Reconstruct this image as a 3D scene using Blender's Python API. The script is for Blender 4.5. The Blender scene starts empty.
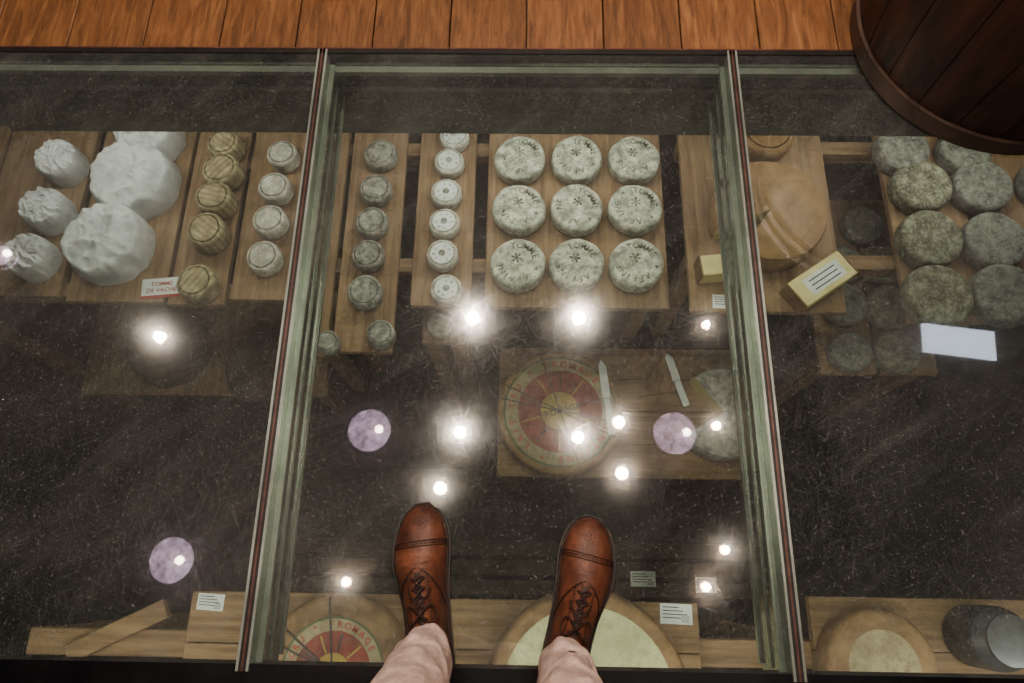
import bpy, math, random
import numpy as np
from mathutils import Vector, Matrix
random.seed(7)
rnd = random.uniform
# ------------------------------------------------------------------ camera
H = 1.35
R = Matrix.Rotation(0.05,3,'Z') @ Matrix.Rotation(math.radians(18.9),3,'X') @ Matrix.Rotation(-0.036,3,'Z')
cam_d = bpy.data.cameras.new("camera"); cam = bpy.data.objects.new("camera",cam_d)
bpy.context.collection.objects.link(cam)
cam.matrix_world = Matrix.Translation((0,0,H)) @ R.to_4x4()
cam_d.lens = 24; cam_d.sensor_width = 36; cam_d.clip_start=0.02
bpy.context.scene.camera = cam
C0 = Vector((0,0,H)); F=682.7
def P(u,v,z):
    d = R @ Vector(((u-512)/F, -(v-341.5)/F, -1.0))
    t = (z-H)/d.z
    return C0 + d*t
def dep(p): return (p-C0).dot(R@Vector((0,0,-1)))
# ------------------------------------------------------------------ mesh builder
class B:
    def __init__(s): s.v=[]; s.f=[]; s.m=[]; s.sm=[]; s.mats=[]
    def mi(s,mat):
        if mat not in s.mats: s.mats.append(mat)
        return s.mats.index(mat)
    def add(s,vs,fs,mat,M=None,smooth=True):
        o=len(s.v); i=s.mi(mat)
        for p in vs:
            p=Vector(p)
            s.v.append(M@p if M else p)
        for f in fs:
            s.f.append([o+k for k in f]); s.m.append(i); s.sm.append(smooth)
    def box(s,x0,x1,y0,y1,z0,z1,mat,M=None,bev=0.0):
        if bev<=0:
            vs=[(x,y,z) for z in (z0,z1) for y in (y0,y1) for x in (x0,x1)]
            s.add(vs,[(0,2,3,1),(4,5,7,6),(0,1,5,4),(2,6,7,3),(0,4,6,2),(1,3,7,5)],mat,M,False); return
        b=min(bev,(x1-x0)*.4,(y1-y0)*.4,(z1-z0)*.4)
        def ring(z,i):
            return [(x0+i,y0+b,z),(x0+b,y0+i,z),(x1-b,y0+i,z),(x1-i,y0+b,z),(x1-i,y1-b,z),(x1-b,y1-i,z),(x0+b,y1-i,z),(x0+i,y1-b,z)]
        rs=[]
        zz=[(z0,b),(z0+b,0),(z1-b,0),(z1,b)]
        for z,i in zz:
            if i: rs+= [(x0+b,y0+b*1.3,z),(x0+b*1.3,y0+b,z),(x1-b*1.3,y0+b,z),(x1-b,y0+b*1.3,z),(x1-b,y1-b*1.3,z),(x1-b*1.3,y1-b,z),(x0+b*1.3,y1-b,z),(x0+b,y1-b*1.3,z)]
            else: rs+= ring(z,0)
        fs=[]
        for k in range(3):
            for j in range(8):
                a=k*8+j; c=k*8+(j+1)%8
                fs.append((a,c,c+8,a+8))
        fs.append(tuple(range(7,-1,-1))); fs.append(tuple(range(24,32)))
        s.add(rs,fs,mat,M,False)
    def lathe(s,prof,mat,seg=48,M=None,wob=None,smooth=True):
        vs=[];fs=[];n=len(prof)
        for j in range(seg):
            a=2*math.pi*j/seg
            for k,(r,z) in enumerate(prof):
                rr=r*(wob(a,k) if wob else 1)
                vs.append((rr*math.cos(a),rr*math.sin(a),z))
        for j in range(seg):
            j2=(j+1)%seg
            for k in range(n-1):
                fs.append((j*n+k,j2*n+k,j2*n+k+1,j*n+k+1))
        if prof[0][0]>1e-6: fs.append(tuple(j*n for j in range(seg-1,-1,-1)))
        if prof[-1][0]>1e-6: fs.append(tuple(j*n+n-1 for j in range(seg)))
        s.add(vs,fs,mat,M,smooth)
    def tube(s,pts,r,mat,seg=8,M=None,flat=1.0):
        pts=[Vector(p) for p in pts]; vs=[];fs=[]
        n=len(pts); up=Vector((0,0,1))
        for i,p in enumerate(pts):
            t=(pts[min(i+1,n-1)]-pts[max(i-1,0)]).normalized()
            a=t.cross(up)
            if a.length<1e-3: a=t.cross(Vector((1,0,0)))
            a.normalize(); b=a.cross(t)
            for k in range(seg):
                q=2*math.pi*k/seg
                vs.append(p+a*math.cos(q)*r+b*math.sin(q)*r*flat)
        for i in range(n-1):
            for k in range(seg):
                k2=(k+1)%seg
                fs.append((i*seg+k,i*seg+k2,(i+1)*seg+k2,(i+1)*seg+k))
        fs.append(tuple(range(seg-1,-1,-1))); fs.append(tuple((n-1)*seg+k for k in range(seg)))
        s.add(vs,fs,mat,M)
    def ball(s,c,r,mat,M=None,sx=1,sy=1,sz=1,seg=10):
        prof=[(r*math.sin(math.pi*k/8),-r*math.cos(math.pi*k/8)) for k in range(9)]
        T=Matrix.Translation(c)@Matrix.Diagonal((sx,sy,sz,1))
        s.lathe(prof,mat,seg,(M@T) if M else T)
    def obj(s,name,loc=(0,0,0),rotz=0,parent=None,merge=True):
        me=bpy.data.meshes.new(name)
        me.from_pydata([tuple(v) for v in s.v],[],s.f)
        for m in s.mats: me.materials.append(m)
        me.polygons.foreach_set("material_index",s.m)
        me.polygons.foreach_set("use_smooth",s.sm)
        me.update()
        if merge:
            import bmesh
            bm=bmesh.new(); bm.from_mesh(me); bmesh.ops.remove_doubles(bm,verts=bm.verts,dist=1e-5)
            bmesh.ops.recalc_face_normals(bm,faces=bm.faces)
            bm.to_mesh(me); bm.free()
        try: me.set_sharp_from_angle(angle=math.radians(42))
        except Exception: pass
        o=bpy.data.objects.new(name,me); bpy.context.collection.objects.link(o)
        o.location=loc; o.rotation_euler=(0,0,rotz)
        if parent: o.parent=parent
        return o
# ------------------------------------------------------------------ materials
def lin(c):
    return tuple(((x/255)/12.92 if x/255<=.04045 else ((x/255+.055)/1.055)**2.4) for x in c)+(1,)
def mat(name,c1,c2,scale=8,rough=.6,bump=.2,metal=0,stretch=(1,1,1),detail=6,spec=.5,lo=.35,hi=.65,c3=None,dist=0.0,bdist=.004,coat=0,blotch=None):
    m=bpy.data.materials.new(name); m.use_nodes=True; nt=m.node_tree; N=nt.nodes; L=nt.links
    b=N['Principled BSDF']
    tc=N.new('ShaderNodeTexCoord'); mp=N.new('ShaderNodeMapping'); mp.inputs['Scale'].default_value=stretch
    oi=N.new('ShaderNodeObjectInfo'); ad=N.new('ShaderNodeVectorMath'); ad.operation='ADD'
    mu=N.new('ShaderNodeMath'); mu.operation='MULTIPLY'; mu.inputs[1].default_value=17
    L.new(oi.outputs['Random'],mu.inputs[0]); L.new(tc.outputs['Object'],mp.inputs[0])
    L.new(mp.outputs[0],ad.inputs[0]); L.new(mu.outputs[0],ad.inputs[1])
    n=N.new('ShaderNodeTexNoise'); n.inputs['Scale'].default_value=scale; n.inputs['Detail'].default_value=detail; n.inputs['Roughness'].default_value=.66; n.inputs['Distortion'].default_value=dist
    L.new(ad.outputs[0],n.inputs['Vector'])
    r=N.new('ShaderNodeValToRGB'); r.color_ramp.elements[0].position=lo; r.color_ramp.elements[1].position=hi
    r.color_ramp.elements[0].color=lin(c1); r.color_ramp.elements[1].color=lin(c2)
    if c3:
        e=r.color_ramp.elements.new((lo+hi)/2); e.color=lin(c3)
    L.new(n.outputs['Fac'],r.inputs[0]); col=r.outputs[0]
    if blotch:
        n2=N.new('ShaderNodeTexNoise'); n2.inputs['Scale'].default_value=scale*3.2; n2.inputs['Detail'].default_value=4; n2.inputs['Roughness'].default_value=.7
        L.new(ad.outputs[0],n2.inputs['Vector'])
        mr=N.new('ShaderNodeMapRange'); mr.inputs[1].default_value=.5; mr.inputs[2].default_value=.66; mr.inputs[4].default_value=.75
        L.new(n2.outputs['Fac'],mr.inputs[0])
        mx=N.new('ShaderNodeMix'); mx.data_type='RGBA'; L.new(mr.outputs[0],mx.inputs[0]); L.new(col,mx.inputs[6]); mx.inputs[7].default_value=lin(blotch)
        col=mx.outputs[2]
    L.new(col,b.inputs['Base Color'])
    b.inputs['Roughness'].default_value=rough; b.inputs['Metallic'].default_value=metal
    b.inputs['Specular IOR Level'].default_value=spec; b.inputs['Coat Weight'].default_value=coat; b.inputs['Coat Roughness'].default_value=.2
    if bump:
        bp=N.new('ShaderNodeBump'); bp.inputs['Strength'].default_value=bump; bp.inputs['Distance'].default_value=bdist
        L.new(n.outputs['Fac'],bp.inputs['Height']); L.new(bp.outputs[0],b.inputs['Normal'])
    return m
def emis(name,c,s):
    m=bpy.data.materials.new(name); m.use_nodes=True; N=m.node_tree.nodes; b=N['Principled BSDF']
    b.inputs['Base Color'].default_value=lin(c); b.inputs['Emission Color'].default_value=lin(c); b.inputs['Emission Strength'].default_value=s
    return m
shelfY=mat("shelf_wood",(112,90,70),(150,126,100),scale=3,stretch=(14,1,14),rough=.8,bump=.2,spec=.3)
shelfX=mat("rail_wood",(106,86,66),(144,120,94),scale=3,stretch=(1,14,14),rough=.8,bump=.2,spec=.3)
tomme=mat("tomme_rind",(102,108,98),(206,208,196),scale=24,rough=.9,bump=.7,lo=.32,hi=.62,blotch=(122,124,112))
ink=mat("stamp_ink",(54,58,52),(166,168,154),scale=45,rough=.9,bump=0,lo=.42,hi=.66)
mould=mat("mouldy_rind",(62,63,54),(146,147,130),scale=30,rough=.95,bump=.35,lo=.32,hi=.68,c3=(98,99,85),blotch=(150,152,140))
mould2=mat("grey_rind",(60,62,60),(134,136,130),scale=28,rough=.95,bump=.35,lo=.3,hi=.7,blotch=(146,148,142))
chalk=mat("chalky_rind",(150,150,142),(212,210,202),scale=30,rough=.9,bump=.5,blotch=(146,146,136))
chalkd=mat("chalk_grey_rind",(90,93,88),(174,174,166),scale=34,rough=.9,bump=.7,blotch=(112,114,108))
goldr=mat("golden_rind",(112,88,62),(150,122,88),scale=16,rough=.9,bump=.3,blotch=(134,112,84),spec=.2)
brownr=mat("brown_rind",(100,78,56),(142,116,86),scale=12,rough=.8,bump=.5)
paleyel=mat("cheese_paste",(190,178,124),(212,202,152),scale=8,rough=.5,bump=.1)
cloth=mat("wrapping_cloth",(172,176,180),(208,211,214),scale=9,rough=.9,bump=.5,bdist=.012)
paper=mat("label_paper",(190,196,198),(214,218,218),scale=6,rough=.6,bump=0)
redprint=mat("red_print",(150,50,42),(172,64,54),scale=20,rough=.6,bump=0)
darkprint=mat("dark_print",(40,40,44),(60,60,62),scale=20,rough=.6,bump=0)
steel=mat("frame_steel",(136,140,134),(178,182,174),scale=5,rough=.28,bump=.05,metal=.45)
gasket=mat("rubber_gasket",(30,27,26),(46,39,36),scale=20,rough=.5,bump=.05)
copper=mat("rust_strip",(86,56,50),(116,80,72),scale=20,rough=.45,bump=.1,metal=.3)
reveal=mat("reveal_steel_reflection",(50,58,53),(124,132,124),scale=2.0,rough=.12,bump=.02,stretch=(1,3,5),spec=.9)  # steel frame faces, with a greenish glass reflection put into the colour
slabm=mat("concrete_fascia",(86,90,82),(114,117,108),scale=4,rough=.75,bump=.15)
stone=mat("cellar_stone",(24,23,23),(46,43,41),scale=3,rough=.8,bump=.5)
wallm=mat("plaster_wall",(130,122,112),(150,140,128),scale=3,rough=.85,bump=.1)
ceilm=mat("ceiling_paint",(128,112,98),(150,134,118),scale=2,rough=.8,bump=.1)
blackm=mat("black_metal",(18,18,20),(36,36,38),scale=10,rough=.4,bump=.03,metal=.5)
zinc=mat("zinc_metal",(70,74,78),(112,116,120),scale=6,rough=.45,bump=.05,metal=.8)
darkwood=mat("reflection_slat_wood",(50,42,34),(76,64,52),scale=3,stretch=(1,14,14),rough=.8,bump=.2)  # tone of the slats that imitate reflected ceiling beams
def striped():
    m=mat("strap_rind",(122,112,88),(180,170,140),scale=25,rough=.85,bump=.5)
    nt=m.node_tree;N=nt.nodes;L=nt.links;b=N['Principled BSDF']
    tc=N.new('ShaderNodeTexCoord'); w=N.new('ShaderNodeTexWave'); w.inputs['Scale'].default_value=15; w.bands_direction='Y'; w.inputs['Distortion'].default_value=.9
    L.new(tc.outputs['Object'],w.inputs[0]); r=N.new('ShaderNodeMapRange'); r.inputs[1].default_value=.2;r.inputs[2].default_value=.6;r.inputs[3].default_value=.6
    L.new(w.outputs['Fac'],r.inputs[0])
    src=b.inputs['Base Color'].links[0].from_socket
    mx=N.new('ShaderNodeMix'); mx.data_type='RGBA'; L.new(r.outputs[0],mx.inputs[0]); mx.inputs[6].default_value=lin((96,84,62)); L.new(src,mx.inputs[7])
    L.new(mx.outputs[2],b.inputs['Base Color']); return m
strap=striped()
def plank_mat():
    m=bpy.data.materials.new("oak_floorboards"); m.use_nodes=True; nt=m.node_tree;N=nt.nodes;L=nt.links;b=N['Principled BSDF']
    tc=N.new('ShaderNodeTexCoord'); sp=N.new('ShaderNodeSeparateXYZ'); L.new(tc.outputs['Object'],sp.inputs[0])
    dv=N.new('ShaderNodeMath');dv.operation='DIVIDE';dv.inputs[1].default_value=.19; L.new(sp.outputs[0],dv.inputs[0])
    fl=N.new('ShaderNodeMath');fl.operation='FLOOR';L.new(dv.outputs[0],fl.inputs[0])
    wn=N.new('ShaderNodeTexWhiteNoise');wn.noise_dimensions='1D';L.new(fl.outputs[0],wn.inputs['W'])
    mp=N.new('ShaderNodeMapping');mp.inputs['Scale'].default_value=(30,3.2,1);L.new(tc.outputs['Object'],mp.inputs[0])
    ad=N.new('ShaderNodeVectorMath');L.new(mp.outputs[0],ad.inputs[0])
    ms=N.new('ShaderNodeVectorMath');ms.operation='SCALE';ms.inputs['Scale'].default_value=20;L.new(wn.outputs['Color'],ms.inputs[0]);L.new(ms.outputs[0],ad.inputs[1])
    n=N.new('ShaderNodeTexNoise');n.inputs['Scale'].default_value=2.2;n.inputs['Detail'].default_value=10;n.inputs['Distortion'].default_value=.8;n.inputs['Roughness'].default_value=.68;L.new(ad.outputs[0],n.inputs['Vector'])
    r=N.new('ShaderNodeValToRGB');r.color_ramp.elements[0].position=.3;r.color_ramp.elements[0].color=lin((80,54,39));r.color_ramp.elements[1].position=.7;r.color_ramp.elements[1].color=lin((150,109,76))
    e=r.color_ramp.elements.new(.5);e.color=lin((121,83,56));L.new(n.outputs['Fac'],r.inputs[0])
    hv=N.new('ShaderNodeHueSaturation');mr=N.new('ShaderNodeMapRange');mr.inputs[3].default_value=.82;mr.inputs[4].default_value=1.08;L.new(wn.outputs['Value'],mr.inputs[0]);L.new(mr.outputs[0],hv.inputs['Value']);L.new(r.outputs[0],hv.inputs['Color'])
    L.new(hv.outputs[0],b.inputs['Base Color']);b.inputs['Roughness'].default_value=.5
    bp=N.new('ShaderNodeBump');bp.inputs['Strength'].default_value=.15;bp.inputs['Distance'].default_value=.003;L.new(n.outputs['Fac'],bp.inputs['Height']);L.new(bp.outputs[0],b.inputs['Normal'])
    return m
oak=plank_mat()
def glass_mat():
    m=bpy.data.materials.new("walk_on_glass"); m.use_nodes=True; nt=m.node_tree;N=nt.nodes;L=nt.links
    N.remove(N['Principled BSDF']); out=N['Material Output']
    tc=N.new('ShaderNodeTexCoord')
    def noise(sc,st,rot=0,det=5,dist=0):
        mp=N.new('ShaderNodeMapping');mp.vector_type='TEXTURE';mp.inputs['Rotation'].default_value=(0,0,rot);L.new(tc.outputs['Object'],mp.inputs[0])
        m3=N.new('ShaderNodeVectorMath');m3.operation='MULTIPLY';m3.inputs[1].default_value=st;L.new(mp.outputs[0],m3.inputs[0])
        n=N.new('ShaderNodeTexNoise');n.inputs['Scale'].default_value=sc;n.inputs['Detail'].default_value=det;n.inputs['Distortion'].default_value=dist;L.new(m3.outputs[0],n.inputs['Vector']);return n.outputs['Fac']
    def rng(s,a,b_,c,d):
        r=N.new('ShaderNodeMapRange');L.new(s,r.inputs[0]);r.inputs[1].default_value=a;r.inputs[2].default_value=b_;r.inputs[3].default_value=c;r.inputs[4].default_value=d;return r.outputs[0]
    def m2(op,a,b_):
        x=N.new('ShaderNodeMath');x.operation=op
        for i,s in enumerate((a,b_)):
            if isinstance(s,(int,float)): x.inputs[i].default_value=s
            else: L.new(s,x.inputs[i])
        return x.outputs[0]
    tr=N.new('ShaderNodeBsdfTransparent');tr.inputs[0].default_value=(.83,.86,.83,1)
    g1=N.new('ShaderNodeBsdfGlossy');g1.inputs['Roughness'].default_value=.02;g1.inputs[0].default_value=(.97,.98,1,1)
    g2=N.new('ShaderNodeBsdfGlossy');g2.inputs['Roughness'].default_value=.12;g2.inputs[0].default_value=(.97,.94,.9,1)
    df=N.new('ShaderNodeBsdfDiffuse');df.inputs[0].default_value=(.6,.59,.575,1)
    fr=N.new('ShaderNodeFresnel');fr.inputs[0].default_value=1.5
    a=N.new('ShaderNodeMixShader');L.new(m2('MULTIPLY',fr.outputs[0],2.3),a.inputs[0]);L.new(tr.outputs[0],a.inputs[1]);L.new(g1.outputs[0],a.inputs[2])
    scr=None
    for rot,st in ((.5,90),(-.9,100),(1.9,90),(1.2,110),(-.25,80),(.1,105)):
        q=rng(noise(8,(st,1.6,1),rot,3,.4),.60,.70,0,1)
        scr=q if scr is None else m2('MAXIMUM',scr,q)
    wear=rng(noise(2.3,(1,1,1),.4,4,.4),.4,.62,.35,1)
    scr=m2('MULTIPLY',scr,wear)
    smudge=rng(noise(1.6,(1,1,1),0,7,1.0),.35,.7,0,1)
    swipe=rng(noise(2.2,(1,4,1),.7,5,1.6),.5,.72,0,.03)
    b2=N.new('ShaderNodeMixShader');L.new(m2('ADD',m2('MULTIPLY',scr,.06),rng(smudge,0,1,.007,.026)),b2.inputs[0]);L.new(a.outputs[0],b2.inputs[1]);L.new(g2.outputs[0],b2.inputs[2])
    speck=rng(noise(220,(1,1,1),0,2),.62,.76,0,.2)
    dust=m2('ADD',m2('ADD',m2('ADD',rng(smudge,0,1,.028,.074),swipe),speck),m2('MULTIPLY',scr,.09))
    c=N.new('ShaderNodeMixShader');L.new(dust,c.inputs[0]);L.new(b2.outputs[0],c.inputs[1]);L.new(df.outputs[0],c.inputs[2])
    L.new(c.outputs[0],out.inputs[0]); return m
glass=glass_mat()
glassb=bpy.data.materials.new("glass_underside"); glassb.use_nodes=True
_N=glassb.node_tree.nodes; _N.remove(_N['Principled BSDF']); _t=_N.new('ShaderNodeBsdfTransparent'); _t.inputs[0].default_value=(.95,.98,.96,1)
glassb.node_tree.links.new(_t.outputs[0],_N['Material Output'].inputs[0])
# ------------------------------------------------------------------ room shell
YF,YN,XS=1.216,-.172,1.5
b=B()
pw=.19;g=.0015
for k in range(-22,22):
    x0=k*pw+g; x1=(k+1)*pw-g
    b.box(x0,x1,YF+.004,4,-.02,0,oak,bev=.0015)
    b.box(x0,x1,-3,YN-.05,-.02,0,oak,bev=.0015)
    if x1<-XS-.01 or x0>XS+.01: b.box(x0,x1,YN-.05,YF+.004,-.02,0,oak,bev=.0015)
b.obj("floor",merge=False)
b=B()
b.box(-4.2,4.2,YF+.004,4,-.32,-.0205,slabm); b.box(-4.2,4.2,-3,YN-.05,-.32,-.0205,slabm)
b.box(-4.2,-XS-.15,YN-.05,YF+.004,-.32,-.0205,slabm); b.box(XS+.15,4.2,YN-.05,YF+.004,-.32,-.0205,slabm)
b.obj("floor_slab",merge=False)
for n,(x0,x1,y0,y1) in dict(wall_back=(-4.2,4.2,4,4.1),wall_front=(-4.2,4.2,-3.1,-3),wall_left=(-4.3,-4.2,-3,4),wall_right=(4.2,4.3,-3,4)).items():
    b=B(); b.box(x0,x1,y0,y1,-2.4,2.8,wallm); b.obj(n)
b=B(); b.box(-4.2,4.2,-3,4,2.8,2.9,ceilm)
for y in np.arange(-2.6,4,.8): b.box(-4.2,4.2,y,y+.1,2.68,2.8,ceilm)
b.obj("ceiling",merge=False)
b=B(); b.box(-4.2,4.2,-3,4,-2.5,-2.4,stone); b.obj("cellar_floor")
for i in range(3):
    x0=-1.5+i; x1=x0+1
    b=B()
    xa,xb,ya,yb=x0+.012,x1-.012,YN+.012,YF-.012
    b.add([(xa,ya,-.003),(xb,ya,-.003),(xb,yb,-.003),(xa,yb,-.003)],[(0,1,2,3)],glass)
    b.box(xa,xb,ya,yb,-.03,-.0032,glassb)
    b.obj("glass_floor_panel",merge=False)
b=B()
for x in (-1.5,-.5,.5,1.5):
    for s in (-1,1):
        xs=sorted((x+s*.0018,x+s*.007)); b.box(xs[0],xs[1],YN,YF,-.03,.001,gasket)
        xs=sorted((x+s*.007,x+s*.0118)); b.box(xs[0],xs[1],YN,YF,-.03,.0015,steel)
        xs=sorted((x+s*.012,x+s*.024)); b.box(xs[0],xs[1],YN+.012,YF-.012,-.042,-.031,steel)
        xs=sorted((x+s*.012,x+s*.016)); b.box(xs[0],xs[1],YN+.012,YF-.012,-.105,-.101,steel)
    b.box(x-.0018,x+.0018,YN,YF,-.03,.002,copper)
    b.box(x-.012,x+.012,YN,YF,-.16,-.03,reveal)
    b.box(x-.018,x+.018,YN+.012,YF-.012,-.170,-.16,steel)
b.box(-1.51,1.51,YF-.012,YF,-.03,.001,gasket); b.box(-1.51,1.51,YF,YF+.004,-.03,.002,copper)
b.box(-1.5,1.5,YF-.02,YF,-.11,-.031,reveal); b.box(-1.5,1.5,YF-.038,YF-.02,-.05,-.036,steel)
b.box(-1.5,1.5,YF-.024,YF-.012,-.125,-.11,steel)
b.box(-1.5,1.5,YF-.012,YF+.003,-.32,-.11,slabm)
b.box(-1.51,1.51,YN-.05,YN+.012,-.06,-.004,blackm)
b.box(-1.51,1.51,YN-.05,YN-.02,-.25,-.06,blackm)
b.obj("glass_floor_frame",merge=False)
# ------------------------------------------------------------------ text helper
_tc={}
def text_geo(t,size):
    key=(t,size)
    if key in _tc: return _tc[key]
    cu=bpy.data.curves.new("t",'FONT'); cu.body=t; cu.size=size; cu.align_x='CENTER'; cu.align_y='CENTER'; cu.resolution_u=2
    cu.offset=size*.012
    o=bpy.data.objects.new("t",cu); bpy.context.collection.objects.link(o)
    dg=bpy.context.evaluated_depsgraph_get(); me=bpy.data.meshes.new_from_object(o.evaluated_get(dg))
    r=([tuple(v.co) for v in me.vertices],[tuple(p.vertices) for p in me.polygons])
    bpy.data.objects.remove(o); bpy.data.meshes.remove(me); _tc[key]=r; return r
def ring_text(b,txt,rad,size,z,m):
    n=len(txt)
    for i,ch in enumerate(txt):
        if ch==' ': continue
        a=-2*math.pi*i/n
        v,f=text_geo(ch,size)
        b.add(v,f,m,Matrix.Translation((0,0,z))@Matrix.Rotation(a,4,'Z')@Matrix.Translation((0,rad,0)),False)
def prof(r,h,e=.25,dish=0.0):
    e=min(r,h)*e
    p=[(r-e,0)]
    for k in range(1,5): q=k/4*math.pi/2; p.append((r-e+e*math.sin(q),e-e*math.cos(q)))
    p.append((r*1.012,h*.5))
    for k in range(0,5): q=k/4*math.pi/2; p.append((r-e+e*math.cos(q),h-e+e*math.sin(q)))
    p+= [(r*.8,h-dish*.5),(r*.4,h-dish),(0.0001,h-dish)]
    return [(0.0001,0)]+p
def cheese(name,u,v,rpx,z,h,top,stamp=None,wob=.012,e=.25):
    p=P(u,v,z+h); r=rpx*dep(p)/F
    b=B(); ph=[rnd(0,6) for _ in range(3)]
    w=lambda a,k:1+wob*(math.sin(2*a+ph[0])+.5*math.sin(5*a+ph[1])+.4*math.sin(9*a+ph[2]+k))
    b.lathe(prof(r,h,e),top,44,wob=w)
    if stamp=='ring':
        ring_text(b,"TOMME * AFFINE * ",r*.66,r*.34,h+.0008,ink)
        vv,ff=text_geo("*",r*.9); b.add(vv,ff,ink,Matrix.Translation((0,0,h+.0008)),False)
    if stamp=='label':
        b.lathe([(r*.72,h+.0003),(r*.72,h+.0012),(.0001,h+.0012)],paper,32)
        ring_text(b,"LAIT CRU ",r*.5,r*.26,h+.002,ink)
        b.lathe([(r*.22,h+.0013),(r*.22,h+.002),(.0001,h+.002)],chalkd,20)
    return b.obj(name,loc=(p.x,p.y,z+.0005),rotz=rnd(-.5,.5) if stamp else rnd(0,6))
ZS=-1.0
def rack(name,boards,z,xr,yr,zl=-2.4,th=.03,rails=3):
    b=B()
    for (x0,x1,y0,y1) in boards: b.box(x0,x1,y0,y1,z-th,z,shelfY,bev=.003)
    x0,x1=xr;y0,y1=yr
    for y in np.linspace(y0+.06,y1-.06,rails): b.box(x0,x1,y-.03,y+.03,z-th-.07,z-th,shelfX,bev=.003)
    for y in (y0+.06,y1-.06):
        for x in (x0+.035,x1-.035): b.box(x-.035,x+.035,y-.03,y+.03,zl,z-th-.07,shelfX,bev=.003)
    return b.obj(name,merge=False)
def bd(u0,u1,vm,vtop,vbot,z,ext=0):
    return (P(u0,vm,z).x,P(u1,vm,z).x,P((u0+u1)/2,vbot,z).y,P((u0+u1)/2,vtop,z).y+ext)
L=[bd(-90,-15,215,128,300,ZS,.5),bd(-12,78,215,128,296,ZS,.5),bd(86,180,215,128,302,ZS,.5),bd(184,238,215,128,305,ZS,.5),bd(243,298,215,128,300,ZS,.5)]
rack("wooden_cheese_rack",L,ZS,(L[0][0],L[-1][1]),(L[0][2],L[0][3]))
Cc=[bd(346,402,215,128,352,ZS,.5),bd(416,474,215,128,306,ZS,.5),bd(487,664,215,128,308,ZS,.5),bd(309,341,215,128,356,ZS,.5)]
rack("wooden_cheese_rack",Cc,ZS,(Cc[3][0],Cc[2][1]),(Cc[1][2]+.12,Cc[1][3]))
Rr=[bd(684,832,215,128,312,ZS,.5),bd(890,968,215,128,322,ZS,.5),bd(972,1060,215,128,322,ZS,.5)]
rack("wooden_cheese_rack",Rr,ZS,(Rr[0][0],Rr[-1][1]),(Rr[0][2]+.16,Rr[0][3]))
ZL=-1.45
Lo=[bd(815,870,330,200,374,ZL),bd(874,930,330,200,374,ZL)]
rack("wooden_cheese_rack",Lo,ZL,(Lo[0][0],Lo[-1][1]),(Lo[0][2],Lo[0][3]))
ZM=-1.3
Mo=[bd(424,466,300,200,343,ZM)]
rack("wooden_cheese_rack",Mo,ZM,(Mo[0][0],Mo[0][1]),(Mo[0][2],Mo[0][3]))
for (u,v,r) in [(380,152,16),(375,187,16),(371,220,16),(367,253,16),(364,290,17.5),(380,332,14)]:
    cheese("mouldy_goat_cheese",u,v,r,ZS,.06,chalkd)
cheese("mouldy_goat_cheese",327,341,12,ZS,.05,chalkd)
cheese("goat_cheese",440,323,13,ZM,.05,chalk)
for (u,v,r) in [(454,134,15),(449,160,15),(446,191,15.5),(444,221,15.5),(442,253,16),(446,288,16)]:
    cheese("labelled_goat_cheese",u,v,r,ZS,.055,chalk,stamp='label')
for v,r in ((156,25.5),(206,26.5),(262,27.5)):
    for u in (519,577,636):
        cheese("tomme_cheese",u+(v-206)*.02*(u-577)/58,v,r,ZS,.07,tomme,stamp='ring',wob=.018)
for (u,v,r) in [(222,141,16),(219,167,18),(212,195,18),(204,228,19),(194,280,19)]:
    cheese("strapped_cheese",u,v,r,ZS,.09,strap,wob=.02)
for (u,v,r) in [(281,152,15),(273,185,16),(268,218,16.5),(262,255,17)]:
    cheese("goat_cheese",u,v,r,ZS,.07,chalk)
from mathutils import noise as mnoise
def bag(u,v,rpx,h=.13):
    p=P(u,v,ZS+h*.7); r=rpx*dep(p)/F
    b=B(); off=Vector((rnd(0,50),rnd(0,50),rnd(0,50)))
    nr=26;seg=120;vs=[];fs=[]
    for j in range(seg):
        a=2*math.pi*j/seg
        for k in range(nr+1):
            t=k/nr
            if t<.7: q=t/.7; rr=r*.86*q; z=h*(1-.10*q*q)
            else: q=(t-.7)/.3*math.pi/2; rr=r*(.86+.14*math.sin(q)); z=h*.9*(math.cos(q)**.8) if q<1.57 else 0
            c=Vector((math.cos(a)*rr/r,math.sin(a)*rr/r,z*3))
            n1=1-abs(mnoise.noise(c*2.2+off))*2; n2=1-abs(mnoise.noise(c*5+off*2))*2
            rim=max(0,(t-.45)/.55)
            pl=abs(((a*9/math.pi+mnoise.noise(c*1.5+off)*1.4)%2)-1)
            z=z+h*(.13*n1+.07*n2)*(1 if t<.97 else 0)-h*.09*rim*pl*(1 if t<.97 else 0)
            rr*=1+.04*rim*(pl-.5)+.02*rim*n1
            vs.append((rr*math.cos(a),rr*math.sin(a),max(z,0)))
    for j in range(seg):
        j2=(j+1)%seg
        for k in range(nr): fs.append((j*(nr+1)+k,j*(nr+1)+k+1,j2*(nr+1)+k+1,j2*(nr+1)+k))
    b.add(vs,fs,cloth)
    b.obj("cloth_wrapped_cheese",loc=(p.x,p.y,ZS+.001),rotz=rnd(0,6))
for (u,v,r) in [(131,176,41),(104,240,41),(146,131,31),(58,160,21),(44,208,22),(28,255,22)]: bag(u,v,r,.11 if r>30 else .1)
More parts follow.
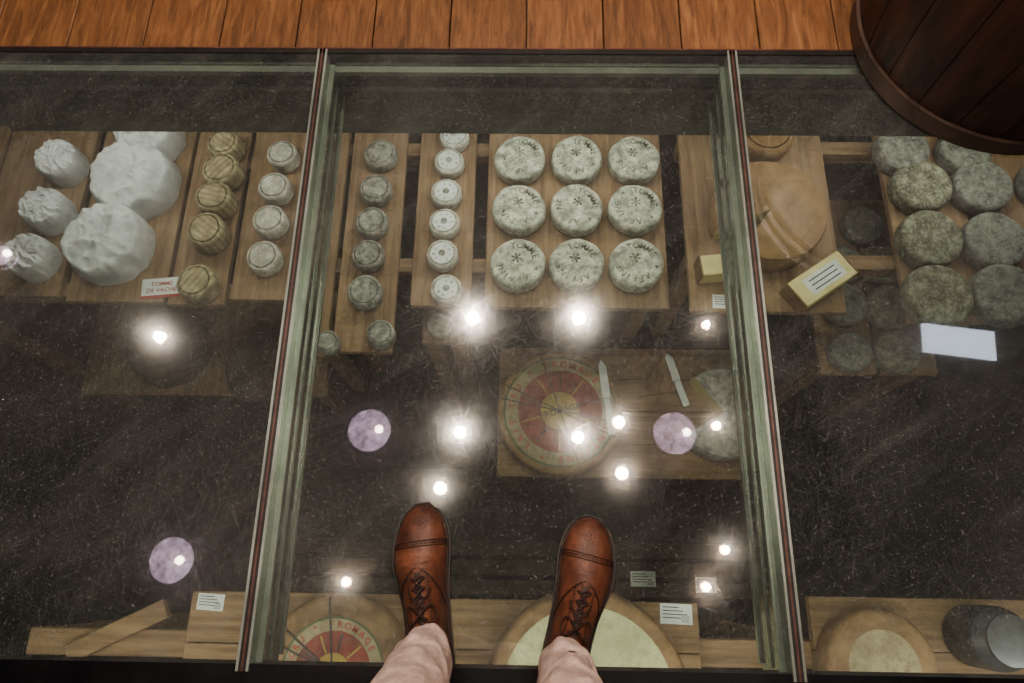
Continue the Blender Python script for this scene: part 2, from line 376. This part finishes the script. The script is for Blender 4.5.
def cutwheel(name,u,v,rpx,z,h,a0,a1,rind,top):
    p=P(u,v,z+h); r=rpx*dep(p)/F; b=B(); n=56
    pr=[(r*.97,0),(r,h*.12),(r*1.01,h*.5),(r,h*.88),(r*.97,h)]
    m=len(pr); A=[a0+(a1-a0)*j/n for j in range(n+1)]
    vs=[(q*math.cos(a),q*math.sin(a),zz) for a in A for q,zz in pr]
    b.add(vs,[(j*m+k,(j+1)*m+k,(j+1)*m+k+1,j*m+k+1) for j in range(n) for k in range(m-1)],rind)
    for zz in (0,h):
        ring=[(r*.97*math.cos(a),r*.97*math.sin(a),zz) for a in A]
        b.add([(0,0,zz)]+ring,[(0,j+1,j+2) if zz else (0,j+2,j+1) for j in range(n)],rind,None,False)
    for a,fl in ((a0,1),(a1,-1)):
        f=[(0,0,0)]+[(q*math.cos(a),q*math.sin(a),zz) for q,zz in pr]+[(0,0,h)]
        b.add(f,[tuple(range(len(f)))],top,None,False)
    b.obj(name,loc=(p.x,p.y,z+.0005))
cutwheel("cut_cheese_wheel",771,209,57,ZS,.11,-2.2,3.5,goldr,paleyel)
cheese("large_cheese_wheel",768,128,29,ZS,.09,goldr,e=.3)
for (u,v,r) in [(905,146,26),(925,183,29),(934,236,31),(942,293,33),(968,147,25),(986,183,29),(999,238,31),(1010,292,33),(1055,180,29),(1068,236,30)]:
    cheese("mouldy_tomme_cheese",u,v,r,ZS,.075,mould if r>28 and u<960 else mould2,wob=.006)
for (u,v,r) in [(848,302,22),(893,305,24),(853,350,21),(900,350,23),(845,262,20),(885,262,21),(865,222,20)]:
    cheese("grey_tomme_cheese",u,v,r,ZL,.07,mould2 if u<870 else mould,wob=.006)
def wedge(name,u,v,z,L_,W_,h,rot,label=True):
    p=P(u,v,z+h); b=B()
    b.box(-L_/2,L_/2,-W_/2,W_/2,0,h,paleyel,bev=.004)
    b.box(-L_/2-.004,-L_/2,-W_/2,W_/2,0,h,brownr); b.box(L_/2,L_/2+.004,-W_/2,W_/2,0,h,brownr)
    if label:
        b.box(-L_*.3,L_*.36,-W_*.3,W_*.3,h,h+.001,paper)
        for q in range(3): b.box(-L_*.22,L_*.28,-W_*.2+q*W_*.17,-W_*.2+q*W_*.17+W_*.04,h+.001,h+.0016,darkprint)
    b.obj(name,loc=(p.x,p.y,z+.0005),rotz=rot)
wedge("cheese_block",823,278,ZS,.24,.11,.08,.6)
wedge("cheese_block",718,264,ZS,.12,.08,.08,.1,False)
ZT=-1.68
b=B(); x0,x1,y0,y1=P(497,470,ZT).x,P(748,470,ZT).x,P(620,478,ZT).y,P(620,348,ZT).y
nb=4
for i in range(nb):
    ya=y0+(y1-y0)*i/nb; yb=y0+(y1-y0)*(i+1)/nb-.003
    b.box(x0,x1,ya,yb,ZT-.04,ZT,shelfX,bev=.003)
for x in (x0+.05,x1-.05):
    for y in (y0+.06,y1-.06): b.box(x-.035,x+.035,y-.035,y+.035,-2.4,ZT-.04,shelfX)
b.box(x0+.05,x1-.05,y0+.05,y0+.08,ZT-.12,ZT-.04,shelfX); b.box(x0+.05,x1-.05,y1-.08,y1-.05,ZT-.12,ZT-.04,shelfX)
b.obj("wooden_table",merge=False)
redl=mat("red_label",(98,40,36),(140,64,54),scale=14,rough=.7,bump=0,blotch=(116,80,64))
yell=mat("yellow_label",(140,120,58),(168,146,80),scale=14,rough=.7,bump=0,blotch=(124,106,72))
grnl=mat("green_label",(66,80,56),(92,104,74),scale=14,rough=.7,bump=0)
creaml=mat("cream_label",(124,115,90),(160,150,122),scale=14,rough=.7,bump=0,blotch=(116,104,80))
palegr=mat("pale_green_rind",(148,150,116),(176,177,142),scale=9,rough=.7,bump=.1,blotch=(138,138,110))
def label_wheel(u,v,rpx,z,h,lab=.82,name="labelled_cheese_wheel",rot=0,rind=goldr,inner=redl,ring=paper,text=True):
    p=P(u,v,z+h); r=rpx*dep(p)/F; b=B()
    b.lathe(prof(r,h,.2),rind,64,wob=lambda a,k:1+.004*math.sin(3*a))
    def ringd(ra,zz,m): b.lathe([(ra,h),(ra,h+zz),(.0001,h+zz)],m,64)
    ringd(r*lab,.0010,grnl if text else ring); ringd(r*lab*.96,.0016,ring); ringd(r*lab*.74,.0022,inner)
    if text:
        ring_text(b,"FROMAGE DE MONTAGNE * LAIT CRU * ",r*lab*.85,r*lab*.17,h+.0024,redprint if inner is redl else darkprint)
        ringd(r*lab*.34,.0028,yell)
        for k in range(10):
            M=Matrix.Rotation(k*math.pi/5,4,'Z')
            b.box(r*lab*.36,r*lab*.7,-.003,.003,h+.0022,h+.003,yell if k%2 else darkprint,M)
        vv,ff=text_geo("FROMAGE",r*lab*.16); b.add(vv,ff,darkprint,Matrix.Translation((0,0,h+.0032)),False)
        for q in (-.5,1.6,2.4):
            M=Matrix.Rotation(q,4,'Z'); b.box(-r*.96,r*.96,-.0025,.0025,h,h+.0036,darkprint,M)
    return b.obj(name,loc=(p.x,p.y,z+.0005),rotz=rot)
label_wheel(560,411,63,ZT,.1,lab=.9,rot=.3,ring=creaml)
cutwheel("cut_cheese_wheel",724,412,46,ZT,.11,-2.6,2.2,chalkd,paleyel)
def knife(u,v,z,rot,l=.24,name="cheese_knife"):
    p=P(u,v,z); b=B()
    b.box(-.016,.016,-l*.5,-l*.02,0,.018,paper,bev=.006)
    b.add([(-.018,-l*.02,.008),(.018,-l*.02,.008),(.02,l*.4,.008),(0,l*.5,.008),(-.014,l*.42,.008),(-.018,-l*.02,.010),(.018,-l*.02,.010),(.02,l*.4,.010),(0,l*.5,.010),(-.014,l*.42,.010)],
      [(4,3,2,1,0),(5,6,7,8,9),(0,1,6,5),(1,2,7,6),(2,3,8,7),(3,4,9,8),(4,0,5,9)],paper,None,False)
    b.obj(name,loc=(p.x,p.y,z+.001),rotz=rot)
knife(606,397,ZT+.105,.12,.34); knife(676,380,ZT+.018,.3,.26)
p=P(662,376,ZT); b=B(); rr=dep(p)/F
tri=[(-24*rr,-22*rr),(16*rr,-16*rr),(6*rr,28*rr)]
b.add([(x,y,0) for x,y in tri]+[(x,y,.018) for x,y in tri],[(2,1,0),(3,4,5),(0,1,4,3),(1,2,5,4),(2,0,3,5)],brownr,None,False)
b.obj("cutting_board",loc=(p.x,p.y,ZT+.0005))
def lowtable(x0,x1,y0,y1,z,name):
    b=B(); n=max(2,int((x1-x0)/.2))
    for i in range(n):
        xa=x0+(x1-x0)*i/n; xb=x0+(x1-x0)*(i+1)/n-.004
        b.box(xa,xb,y0,y1,z-.03,z,shelfY,bev=.003)
    for y in (y0+.05,y1-.05):
        b.box(x0,x1,y-.03,y+.03,z-.09,z-.03,shelfX)
        for x in (x0+.04,x1-.04): b.box(x-.03,x+.03,y-.03,y+.03,-2.4,z-.09,shelfX)
    b.obj(name,merge=False)
zq=-1.95
darkw=mat("dark_rind",(52,44,37),(80,68,56),scale=12,rough=.85,bump=.5)
lowtable(P(90,350,zq).x,P(330,350,zq).x,P(200,395,zq).y,P(200,300,zq).y,zq,"low_wooden_shelf")
for (u,v,r) in [(165,345,40),(262,365,38)]: cheese("aged_cheese_wheel",u,v,r,zq,.1,darkw)
zr=-2.1
b=B()
xa,xb=P(290,570,zr).x,P(785,570,zr).x
for v in (549,568,588): 
    y=P(520,v,zr).y; b.box(xa,xb,y-.035,y+.035,zr-.03,zr,darkwood,bev=.003)
for x in (xa+.05,(xa+xb)/2,xb-.05): b.box(x-.03,x+.03,P(520,592,zr).y,P(520,545,zr).y,zr-.08,zr-.03,darkwood); b.box(x-.03,x+.03,P(520,580,zr).y,P(520,570,zr).y,-2.4,zr-.08,darkwood)
b.obj("reflected_beam_slats",merge=False)  # added slats stand in for ceiling-beam reflections, and carry two cards
# ------------------------------------------------------------------ near shelf with big wheels
ZN=-.95
yb=P(500,760,ZN).y
nb_=[ (P(185,640,ZN).x,P(440,640,ZN).x,yb,P(310,592,ZN).y),(P(448,640,ZN).x,P(700,640,ZN).x,yb,P(580,600,ZN).y),(P(815,650,ZN).x,P(1080,650,ZN).x,yb,P(900,597,ZN).y)]
b=B()
for (x0,x1,y0,y1) in nb_:
    n=3
    for i in range(n):
        ya=y0+(y1-y0)*i/n; yc=y0+(y1-y0)*(i+1)/n-.003
        b.box(x0,x1,ya,yc,ZN-.035,ZN,shelfX,bev=.003)
xa,xb=P(20,640,ZN).x,nb_[-1][1]; y1=nb_[0][3]
for y in (yb+.08,y1-.16): b.box(xa,xb,y-.04,y+.04,ZN-.115,ZN-.035,shelfX,bev=.004)
for x in (xa+.05,nb_[0][0]+.03,nb_[1][0],nb_[1][1],nb_[2][0]+.03,xb-.05):
    for y in (yb+.08,y1-.16): b.box(x-.035,x+.035,y-.035,y+.035,-2.4,ZN-.115,shelfX)
b.obj("wooden_wheel_shelf",merge=False)
label_wheel(332,672,74,ZN,.12,lab=.70,rot=.1,ring=creaml,rind=brownr)
label_wheel(588,700,104,ZN,.12,lab=.84,rot=1.2,inner=palegr,ring=palegr,text=False,rind=brownr)
label_wheel(885,668,56,ZN,.11,lab=.86,rot=1.2,inner=creaml,ring=brownr,text=False,rind=brownr)
p=P(1008,640,-.78); b=B()
b.lathe([(.0001,0),(.085,0),(.09,.01),(.09,.13),(.085,.15),(.065,.165),(.062,.175),(.07,.185),(.07,.19),(.05,.192),(.0001,.192)],zinc,40)
b.tube([(.09*math.cos(.3),.09*math.sin(.3),.1),(.12,.04,.13),(.12,.04,.15),(.09,.02,.16)],.005,zinc)
b.obj("milk_can",loc=(p.x,p.y,ZN+.0005))
b=B()
for (ua,va,ub,vb) in [(66,655,166,608)]:
    a=P(ua,va,-.96);c=P(ub,vb,-.96); d=(c-a); l=d.length; M=Matrix.Translation((a.x,a.y,-.968))@Matrix.Rotation(math.atan2(d.y,d.x),4,'Z')
    b.box(0,l,-.03,.03,-.015,.015,shelfX,M,bev=.004)
b.obj("wooden_plank",merge=False)
def card(u,v,z,w,h,rot,red=False,name="price_card"):
    p=P(u,v,z); b=B()
    b.box(-w/2,w/2,-h/2,h/2,0,.0015,paper)
    c=redprint if red else darkprint
    if red:
        for t,yy in (("TOMME",.2),("DE VACHE",-.12)):
            vv,ff=text_geo(t,h*.3); b.add(vv,ff,c,Matrix.Translation((0,h*yy,.002)),False)
        b.box(-w/2,w/2,-h/2,-h*.36,.0015,.002,c)
    else:
        for q in range(4): b.box(-w*.42,w*(.1+.3*((q*37)%5)/5),h*(.3-q*.17),h*(.3-q*.17)+h*.045,.0015,.002,c)
        for q in range(7): b.box(w*(.18+.035*q),w*(.19+.035*q),-h*.4,-h*.05,.0015,.002,c)
    b.obj(name,loc=(p.x,p.y,z+.001),rotz=rot)
card(162,288,ZS,.15,.08,.1,True)
card(724,302,ZS,.085,.055,-.05)
card(211,602,ZN,.085,.05,-.05); card(676,614,ZN,.10,.06,-.03)
card(643,579,zr,.12,.07,0); card(706,585,zr,.1,.07,0)
# ------------------------------------------------------------------ barrel
def barrel():
    p=P(985,42,0); R0=.315
    wood=mat("barrel_wood",(40,22,17),(84,50,36),scale=3,stretch=(10,10,1),rough=.5,bump=.25,coat=.05)
    hoop=mat("barrel_hoop",(72,56,50),(108,88,78),scale=8,rough=.5,bump=.1,metal=.2)
    b=B(); Hh=.72; ns=22
    def rad(z): return R0*(1+.14*math.sin(math.pi*z/Hh))
    zs=[Hh*k/16 for k in range(17)]
    for i in range(ns):
        a0=2*math.pi*i/ns+.0025; a1=2*math.pi*(i+1)/ns-.0025
        vs=[];fs=[];na=4
        for z in zs:
            for j in range(na+1):
                a=a0+(a1-a0)*j/na; rr=rad(z)*(1-(.003 if j in(0,na) else 0)); vs.append((rr*math.cos(a),rr*math.sin(a),z))
        for k in range(16):
            for j in range(na): c=k*(na+1)+j; fs.append((c,c+1,c+na+2,c+na+1))
        b.add(vs,fs,wood)
    b.lathe([(R0*1.1*.97,.36),(R0*.97,.0)],wood,48) 
    b.lathe([(R0*.99,Hh),(R0*.93,Hh),(R0*.93,Hh-.03)],wood,64)
    for i in range(6):
        x0=-R0*.93+i*R0*.31
        y=math.sqrt(max(0,(R0*.94)**2-min(abs(x0+.02),abs(x0+R0*.3-.02))**2))*.97
        b.box(x0,x0+R0*.305,-y,y,Hh-.05,Hh-.03,wood)
    for (z0,z1) in [(.0,.055),(.60,.63),(.675,.72)]:
        n=4; pr=[(rad(z0)+.0005,z0)]+[(rad(z0+(z1-z0)*k/n)+.009,z0+(z1-z0)*k/n) for k in range(n+1)]+[(rad(z1)+.0005,z1)]
        b.lathe(pr,hoop,72)
    b.obj("wooden_barrel",loc=(p.x,p.y,.003),rotz=.2,merge=False)
barrel()
# ------------------------------------------------------------------ shoes
leather=mat("tan_leather",(66,38,27),(124,78,58),scale=12,rough=.52,bump=.2,bdist=.001,c3=(98,58,42),spec=.4,blotch=(82,48,35))
leatherd=mat("tongue_leather",(38,21,17),(60,34,27),scale=20,rough=.55,bump=.1)
solem=mat("shoe_sole",(20,14,12),(42,28,23),scale=20,rough=.5,bump=.1)
lace=mat("shoe_lace",(34,20,16),(58,34,26),scale=60,rough=.8,bump=.3)
sock=mat("sock_knit",(60,40,40),(84,60,58),scale=60,rough=.9,bump=.3)
Y_=np.array([0,.012,.05,.095,.135,.175,.21,.24,.268,.288,.299,.304])
W_=np.array([.014,.029,.0355,.036,.0385,.0445,.0485,.047,.0405,.0300,.0185,.009])
H_=np.array([.055,.072,.082,.098,.096,.080,.065,.056,.048,.040,.033,.026])
Pp=np.array([.9,.9,.9,1.05,1.15,1.1,.95,.82,.75,.75,.8,.9])
def cub(x,X,Yv):
    m=np.gradient(Yv,X); i=int(np.clip(np.searchsorted(X,x)-1,0,len(X)-2)); h=X[i+1]-X[i]; t=(x-X[i])/h
    return (2*t**3-3*t**2+1)*Yv[i]+(t**3-2*t**2+t)*h*m[i]+(-2*t**3+3*t**2)*Yv[i+1]+(t**3-t**2)*h*m[i+1]
def shoe(toe,head,side,name="leather_shoe"):
    cx=lambda y: side*(.006*max(0,(y-.2)/.1)-.004*math.exp(-((y-.19)/.05)**2))
    def S(y,a,off=0):
        y=min(max(y,0),.304)
        w=max(cub(y,Y_,W_),.003); h=max(cub(y,Y_,H_),.02); p=cub(y,Y_,Pp)
        c=math.cos(a); s_=max(0,math.sin(a))
        cr=.0012*math.sin(y*620+2*c)*math.exp(-((y-.200)/.014)**2)
        x=cx(y)+(w+off)*(abs(c)**p)*(1 if c>=0 else -1)
        z=.014+(h-.014+off+cr)*(s_**.85)
        return Vector((x,y,z))
    b=B(); ny=110;na=40;ys=[.304*(.5-.5*math.cos(math.pi*k/ny)) for k in range(ny+1)]
    vs=[S(y,math.pi*j/na) for y in ys for j in range(na+1)]
    fl=[];fd=[]
    for k in range(ny):
        for j in range(na):
            f=(k*(na+1)+j,k*(na+1)+j+1,(k+1)*(na+1)+j+1,(k+1)*(na+1)+j)
            y=(ys[k]+ys[k+1])/2; a=180*(j+.5)/na
            (fd if (.09<y<.182 and abs(a-90)<9) else fl).append(f)
    b.add(vs,fl,leather); b.add(vs,fd,leatherd)
    b.add([vs[j] for j in range(na+1)],[tuple(range(na+1))],leather); b.add(vs[-(na+1):],[tuple(range(na,-1,-1))],leather)
    def outline(off,z,ya=0,yb=.304):
        pts=[]
        yy=[ya+(yb-ya)*(.5-.5*math.cos(math.pi*k/40)) for k in range(41)]
        for y in yy: pts.append((cx(y)+max(cub(y,Y_,W_),.003)+off*(1 if y<.295 else .6),y+(off*.7 if y>.302 else (-off if y<.002 else 0)),z))
        for y in reversed(yy): pts.append((cx(y)-max(cub(y,Y_,W_),.003)-off*(1 if y<.295 else .6),y+(off*.7 if y>.302 else (-off if y<.002 else 0)),z))
        return pts
    def slab(off,z0,z1,ya,yb,m):
        o0=outline(off,z0,ya,yb);o1=outline(off,z1,ya,yb);n=len(o0)
        fs=[(i,(i+1)%n,n+(i+1)%n,n+i) for i in range(n)]+[tuple(range(n-1,-1,-1)),tuple(range(n,2*n))]
        b.add(o0+o1,fs,m,None,False)
    slab(.0065,.007,.0145,0,.304,solem); slab(.004,.0,.0075,.0,.075,solem); slab(.004,.0,.0075,.13,.304,solem)
    b.tube([Vector(p)+Vector((0,0,.0006)) for p in outline(.0028,.0145)],.0012,leatherd,5)
    def seam(pairs,r=.0007,m=leatherd,off=.0006): b.tube([S(y,a,off) for y,a in pairs],r,m,5)
    def perf(pairs,step,r=.0011):
        pts=[S(y,a,.0002) for y,a in pairs]; acc=0; last=pts[0]
        for q in pts[1:]:
            acc+=(q-last).length; last=q
            if acc>=step: acc=0; b.ball(q,r,solem,seg=6)
    A=lambda n,lo=4,hi=176:[math.radians(lo+(hi-lo)*k/n) for k in range(n+1)]
    seam([(.236,a) for a in A(40)],.0009); seam([(.2270,a) for a in A(40)],.0009)
    perf([(.2315,a) for a in A(160)],.0046,.0017)
    for k in range(14):
        q=2*math.pi*k/14; b.ball(S(.268+.009*math.sin(q),math.pi/2+.22*math.cos(q),.0002),.0009,solem,seg=6)
    for (dy,da) in [(0,0),(.004,.0),(-.004,0),(0,.1),(0,-.1)]: b.ball(S(.268+dy,math.pi/2+da,.0002),.0012,solem,seg=6)
    for sg in (1,-1):
        pts=[(.19-.065*(k/20)**1.4,math.pi/2+sg*(.05+1.35*(k/20))) for k in range(21)]
        seam(pts,.0010); perf([(y-.004,a) for y,a in [(.19-.065*(k/90)**1.4,math.pi/2+sg*(.09+1.31*(k/90))) for k in range(91)]],.005,.0016)
        seam([(.184-.095*k/14,math.pi/2+sg*(.16+.05*k/14)) for k in range(15)],.0010,leather,.0012)
        seam([(.182-.09*k/14,math.pi/2+sg*(.40+.12*k/14)) for k in range(15)],.0007)
        perf([(.182-.09*k/60,math.pi/2+sg*(.46+.12*k/60)) for k in range(61)],.005,.0014)
        for k in range(5): b.ball(S(.172-.017*k,math.pi/2+sg*.29,.001),.0022,leatherd,seg=8)
    for k in range(5):
        y=.172-.017*k
        pts=[S(y+.002*math.sin(6*t),math.pi/2-.29+.58*t,.003) for t in [i/8 for i in range(9)]]
        b.tube(pts,.0020,lace,6,flat=.7)
        if k<4:
            for sg in (1,-1):
                b.tube([S(y-.017*t,math.pi/2+sg*(.27-.5*t),.0045) for t in [i/6 for i in range(7)]],.0018,lace,6,flat=.7)
    kn=S(.116,math.pi/2,.006); b.ball(kn,.0055,lace,sz=.8)
    for sg in (1,-1):
        loop=[kn+Vector((sg*.026*math.sin(q),.015*math.sin(2*q)-.004,-.016*math.sin(q)+.004)) for q in [math.pi*i/14 for i in range(15)]]
        b.tube(loop,.0018,lace,6)
        b.tube([kn,kn+Vector((sg*.008,.018,-.001)),kn+Vector((sg*.016,.030,-.012)),kn+Vector((sg*.019,.038,-.020))],.0016,lace,6)
    b.lathe([(.030,.0),(.034,.0),(.034,.03),(.030,.03)],leather,32,Matrix.Translation((0,.050,.062))@Matrix.Diagonal((.9,1.35,1,1)))
    b.lathe([(.029,0),(.029,.09),(.0001,.09)],sock,24,Matrix.Translation((0,.046,.075))@Matrix.Diagonal((.95,1.25,1,1)))
    d=Vector((math.sin(head),math.cos(head),0)); o=Vector((toe.x,toe.y,0))-d*.304
    b.obj(name,loc=(o.x,o.y,.0),rotz=-head,merge=False)
    return o,d
tl=P(418,505,.025); tr_=P(596,519,.025)
oL,dL=shoe(tl,math.radians(-8),1); oR,dR=shoe(tr_,math.radians(14),-1)
# ------------------------------------------------------------------ person: trousers (legs to waist)
trous=mat("trouser_cotton",(172,146,138),(202,176,166),scale=90,rough=.9,bump=.3,bdist=.001)
def tube_rings(rings,seg=48):
    vs=[];fs=[]
    for (c,rx,ry,fold,ph) in rings:
        for j in range(seg):
            a=2*math.pi*j/seg; q=1+fold*(math.sin(2*a+ph)+.6*math.sin(5*a-ph*.7)+.4*math.sin(9*a+ph*.4))
            vs.append((c[0]+rx*q*math.cos(a),c[1]+ry*q*math.sin(a),c[2]+fold*.12*math.sin(2*a+ph*2)))
    n=len(rings)
    for i in range(n-1):
        for j in range(seg):
            j2=(j+1)%seg; fs.append((i*seg+j,i*seg+j2,(i+1)*seg+j2,(i+1)*seg+j))
    fs.append(tuple(range(seg-1,-1,-1))); fs.append(tuple((n-1)*seg+j for j in range(seg)))
    return vs,fs
b=B()
cxm=(oL.x+oR.x)/2
for (o,d,sg) in ((oL,dL,-1),(oR,dR,1)):
    a0=o+d*.045
    hip=Vector((cxm+sg*.095,a0.y-.15,.86)); knee=Vector((a0.x*.75+hip.x*.25,a0.y-.085,.48))
    rings=[]
    zs=[.088,.092,.10,.11,.12,.13,.14,.15,.16,.17,.18,.19,.2,.215,.23,.25,.27,.29,.31,.33,.36,.4,.44,.48,.54,.6,.66,.72,.78,.84,.9]
    for z in zs:
        if z<.48: t=(z-.08)/.4; c=Vector((a0.x,a0.y,0)).lerp(Vector((knee.x,knee.y,0)),t)
        else: t=(z-.48)/.38; c=Vector((knee.x,knee.y,0)).lerp(Vector((hip.x,hip.y,0)),min(t,1.1))
        r=np.interp(z,[.08,.1,.2,.35,.48,.7,.9],[.044,.0455,.050,.060,.068,.085,.096])
        ry=r*np.interp(z,[.08,.3,.9],[1.25,1.15,1.1])
        fold=np.interp(z,[.08,.12,.25,.5,.9],[.03,.07,.055,.02,.01])
        rings.append(((c.x,c.y,z),r,ry,fold,z*75+sg*1.3))
    v,f=tube_rings(rings); b.add(v,f,trous)
py=a0.y-.16
v,f=tube_rings([((cxm,py,.79),.13,.10,0,0),((cxm,py,.84),.175,.115,0,0),((cxm,py-.01,.92),.18,.12,0,0),((cxm,py-.005,1.0),.16,.11,0,0),((cxm,py,1.04),.15,.105,0,0)])
b.add(v,f,trous)
person=b.obj("person",merge=True)
rm=person.modifiers.new("r",'REMESH'); rm.mode='VOXEL'; rm.voxel_size=.004; rm.use_smooth_shade=True
smm=person.modifiers.new("s",'SMOOTH'); smm.iterations=3; smm.factor=.5
# ------------------------------------------------------------------ lamps
lens=emis("lamp_lens",(255,240,220),50); lens2=emis("dim_lamp_lens",(255,236,214),18)
def spot(u,v,w=34,rad=.028):
    z=2.62; p=P(u,v,-z); small=w<15; k=.62 if small else (.85 if w<50 else 1.0)
    b=B(); b.lathe([(.0001,.18),(.012,.18),(.012,.09),(.05*k,.09),(.052*k,0),(.044*k,0),(.044*k,.012),(.0001,.012)],blackm,28)
    b.lathe([(.042*k,.008),(.0001,.008)],lens2 if small else lens,24)
    o=b.obj("ceiling_spotlight",loc=(p.x,p.y,z))
    l=bpy.data.lights.new("spot_beam",'SPOT'); l.energy=w; l.color=(1,.9,.78); l.spot_size=math.radians(125); l.spot_blend=.6; l.shadow_soft_size=rad*k
    lo=bpy.data.objects.new("spot_beam",l); bpy.context.collection.objects.link(lo); lo.parent=o; lo.location=(0,0,-.03)
for (u,v,w) in [(160,337,24),(473,318,75),(579,318,75),(460,432,48),(578,437,48),(440,488,20),(619,422,18),(622,473,16),(716,426,8),(346,582,5),(725,550,7),(706,587,5),(706,325,5)]:
    spot(u,v,w)
glob=emis("mauve_globe_glass",(212,184,208),5)
nt=glob.node_tree;N=nt.nodes; tc=N.new('ShaderNodeTexCoord'); n=N.new('ShaderNodeTexNoise'); n.inputs['Scale'].default_value=26; n.inputs['Detail'].default_value=8; n.inputs['Roughness'].default_value=.75
mr=N.new('ShaderNodeMapRange');mr.inputs[1].default_value=.38;mr.inputs[2].default_value=.62;mr.inputs[3].default_value=1.4;mr.inputs[4].default_value=7
nt.links.new(tc.outputs['Object'],n.inputs['Vector']);nt.links.new(n.outputs['Fac'],mr.inputs[0]);nt.links.new(mr.outputs[0],N['Principled BSDF'].inputs['Emission Strength'])
for (u,v,r) in [(368,429,24),(676,432,24),(168,560,25),(-3,253,12)]:
    z=2.35; p=P(u,v,-z); rr=r*dep(p)/F
    b=B(); b.lathe([(.0001,.0),(rr*.5,.006),(rr*.85,.022),(rr,.05),(rr,.07),(rr*.95,.08),(.0001,.08)],glob,40)
    b.tube([(0,0,.08),(0,0,.33)],.008,blackm)
    b.lathe([(rr*1.0,.03),(rr*1.05,.035),(rr*1.05,.055),(rr*1.0,.06)],zinc,40)
    b.ball((.06,.0,-.005),.022,lens)
    b.obj("pendant_globe_lamp",loc=(p.x,p.y,z))
sky_e=emis("light_panel_diffuser",(205,215,228),8)
p=P(958,342,-2.66); b=B(); rr=dep(p)/F
b.box(-35*rr,35*rr,-15*rr,15*rr,0,.02,sky_e); b.box(-38*rr,38*rr,-18*rr,18*rr,.0201,.04,blackm)
b.obj("ceiling_light_panel",loc=(p.x,p.y,2.64),rotz=-.12)
def hidden_tube_light(x,y,z,l,w,ty,name="hidden_cellar_light"):  # unseen fixtures added under the slab to light shelves and near wheels
    b=B(); b.box(-l/2,l/2,-.04,.04,.02,.06,zinc); te=emis("tube",(255,240,215),4) if "tube" not in bpy.data.materials else bpy.data.materials["tube"]
    b.tube([(-l/2+.02,0,.0),(l/2-.02,0,.0)],.013,te)
    o=b.obj(name,loc=(x,y,z))
    L_=bpy.data.lights.new("hidden_tube_glow",'AREA'); L_.shape='RECTANGLE'; L_.size=l; L_.size_y=.06; L_.energy=w; L_.color=(1,.93,.83)
    lo=bpy.data.objects.new("hidden_tube_glow",L_); bpy.context.collection.objects.link(lo); lo.parent=o; lo.location=(0,0,-.02); lo.rotation_euler=(ty,0,0)
for x,w_ in ((-1.45,4.2),(0,6.2),(1.45,5.8)): hidden_tube_light(x,1.5,-.385,1.1,w_,-.15)
for x in (-1.1,.3,1.5): hidden_tube_light(x,-.4,-.385,.9,4.4,.3)
w=bpy.data.worlds.new("world"); bpy.context.scene.world=w; w.use_nodes=True
w.node_tree.nodes['Background'].inputs[0].default_value=(.5,.55,.65,1); w.node_tree.nodes['Background'].inputs[1].default_value=.1
bpy.context.scene.view_settings.view_transform='AgX'
bpy.context.scene.view_settings.look='AgX - Medium High Contrast'
bpy.context.scene.view_settings.exposure=0
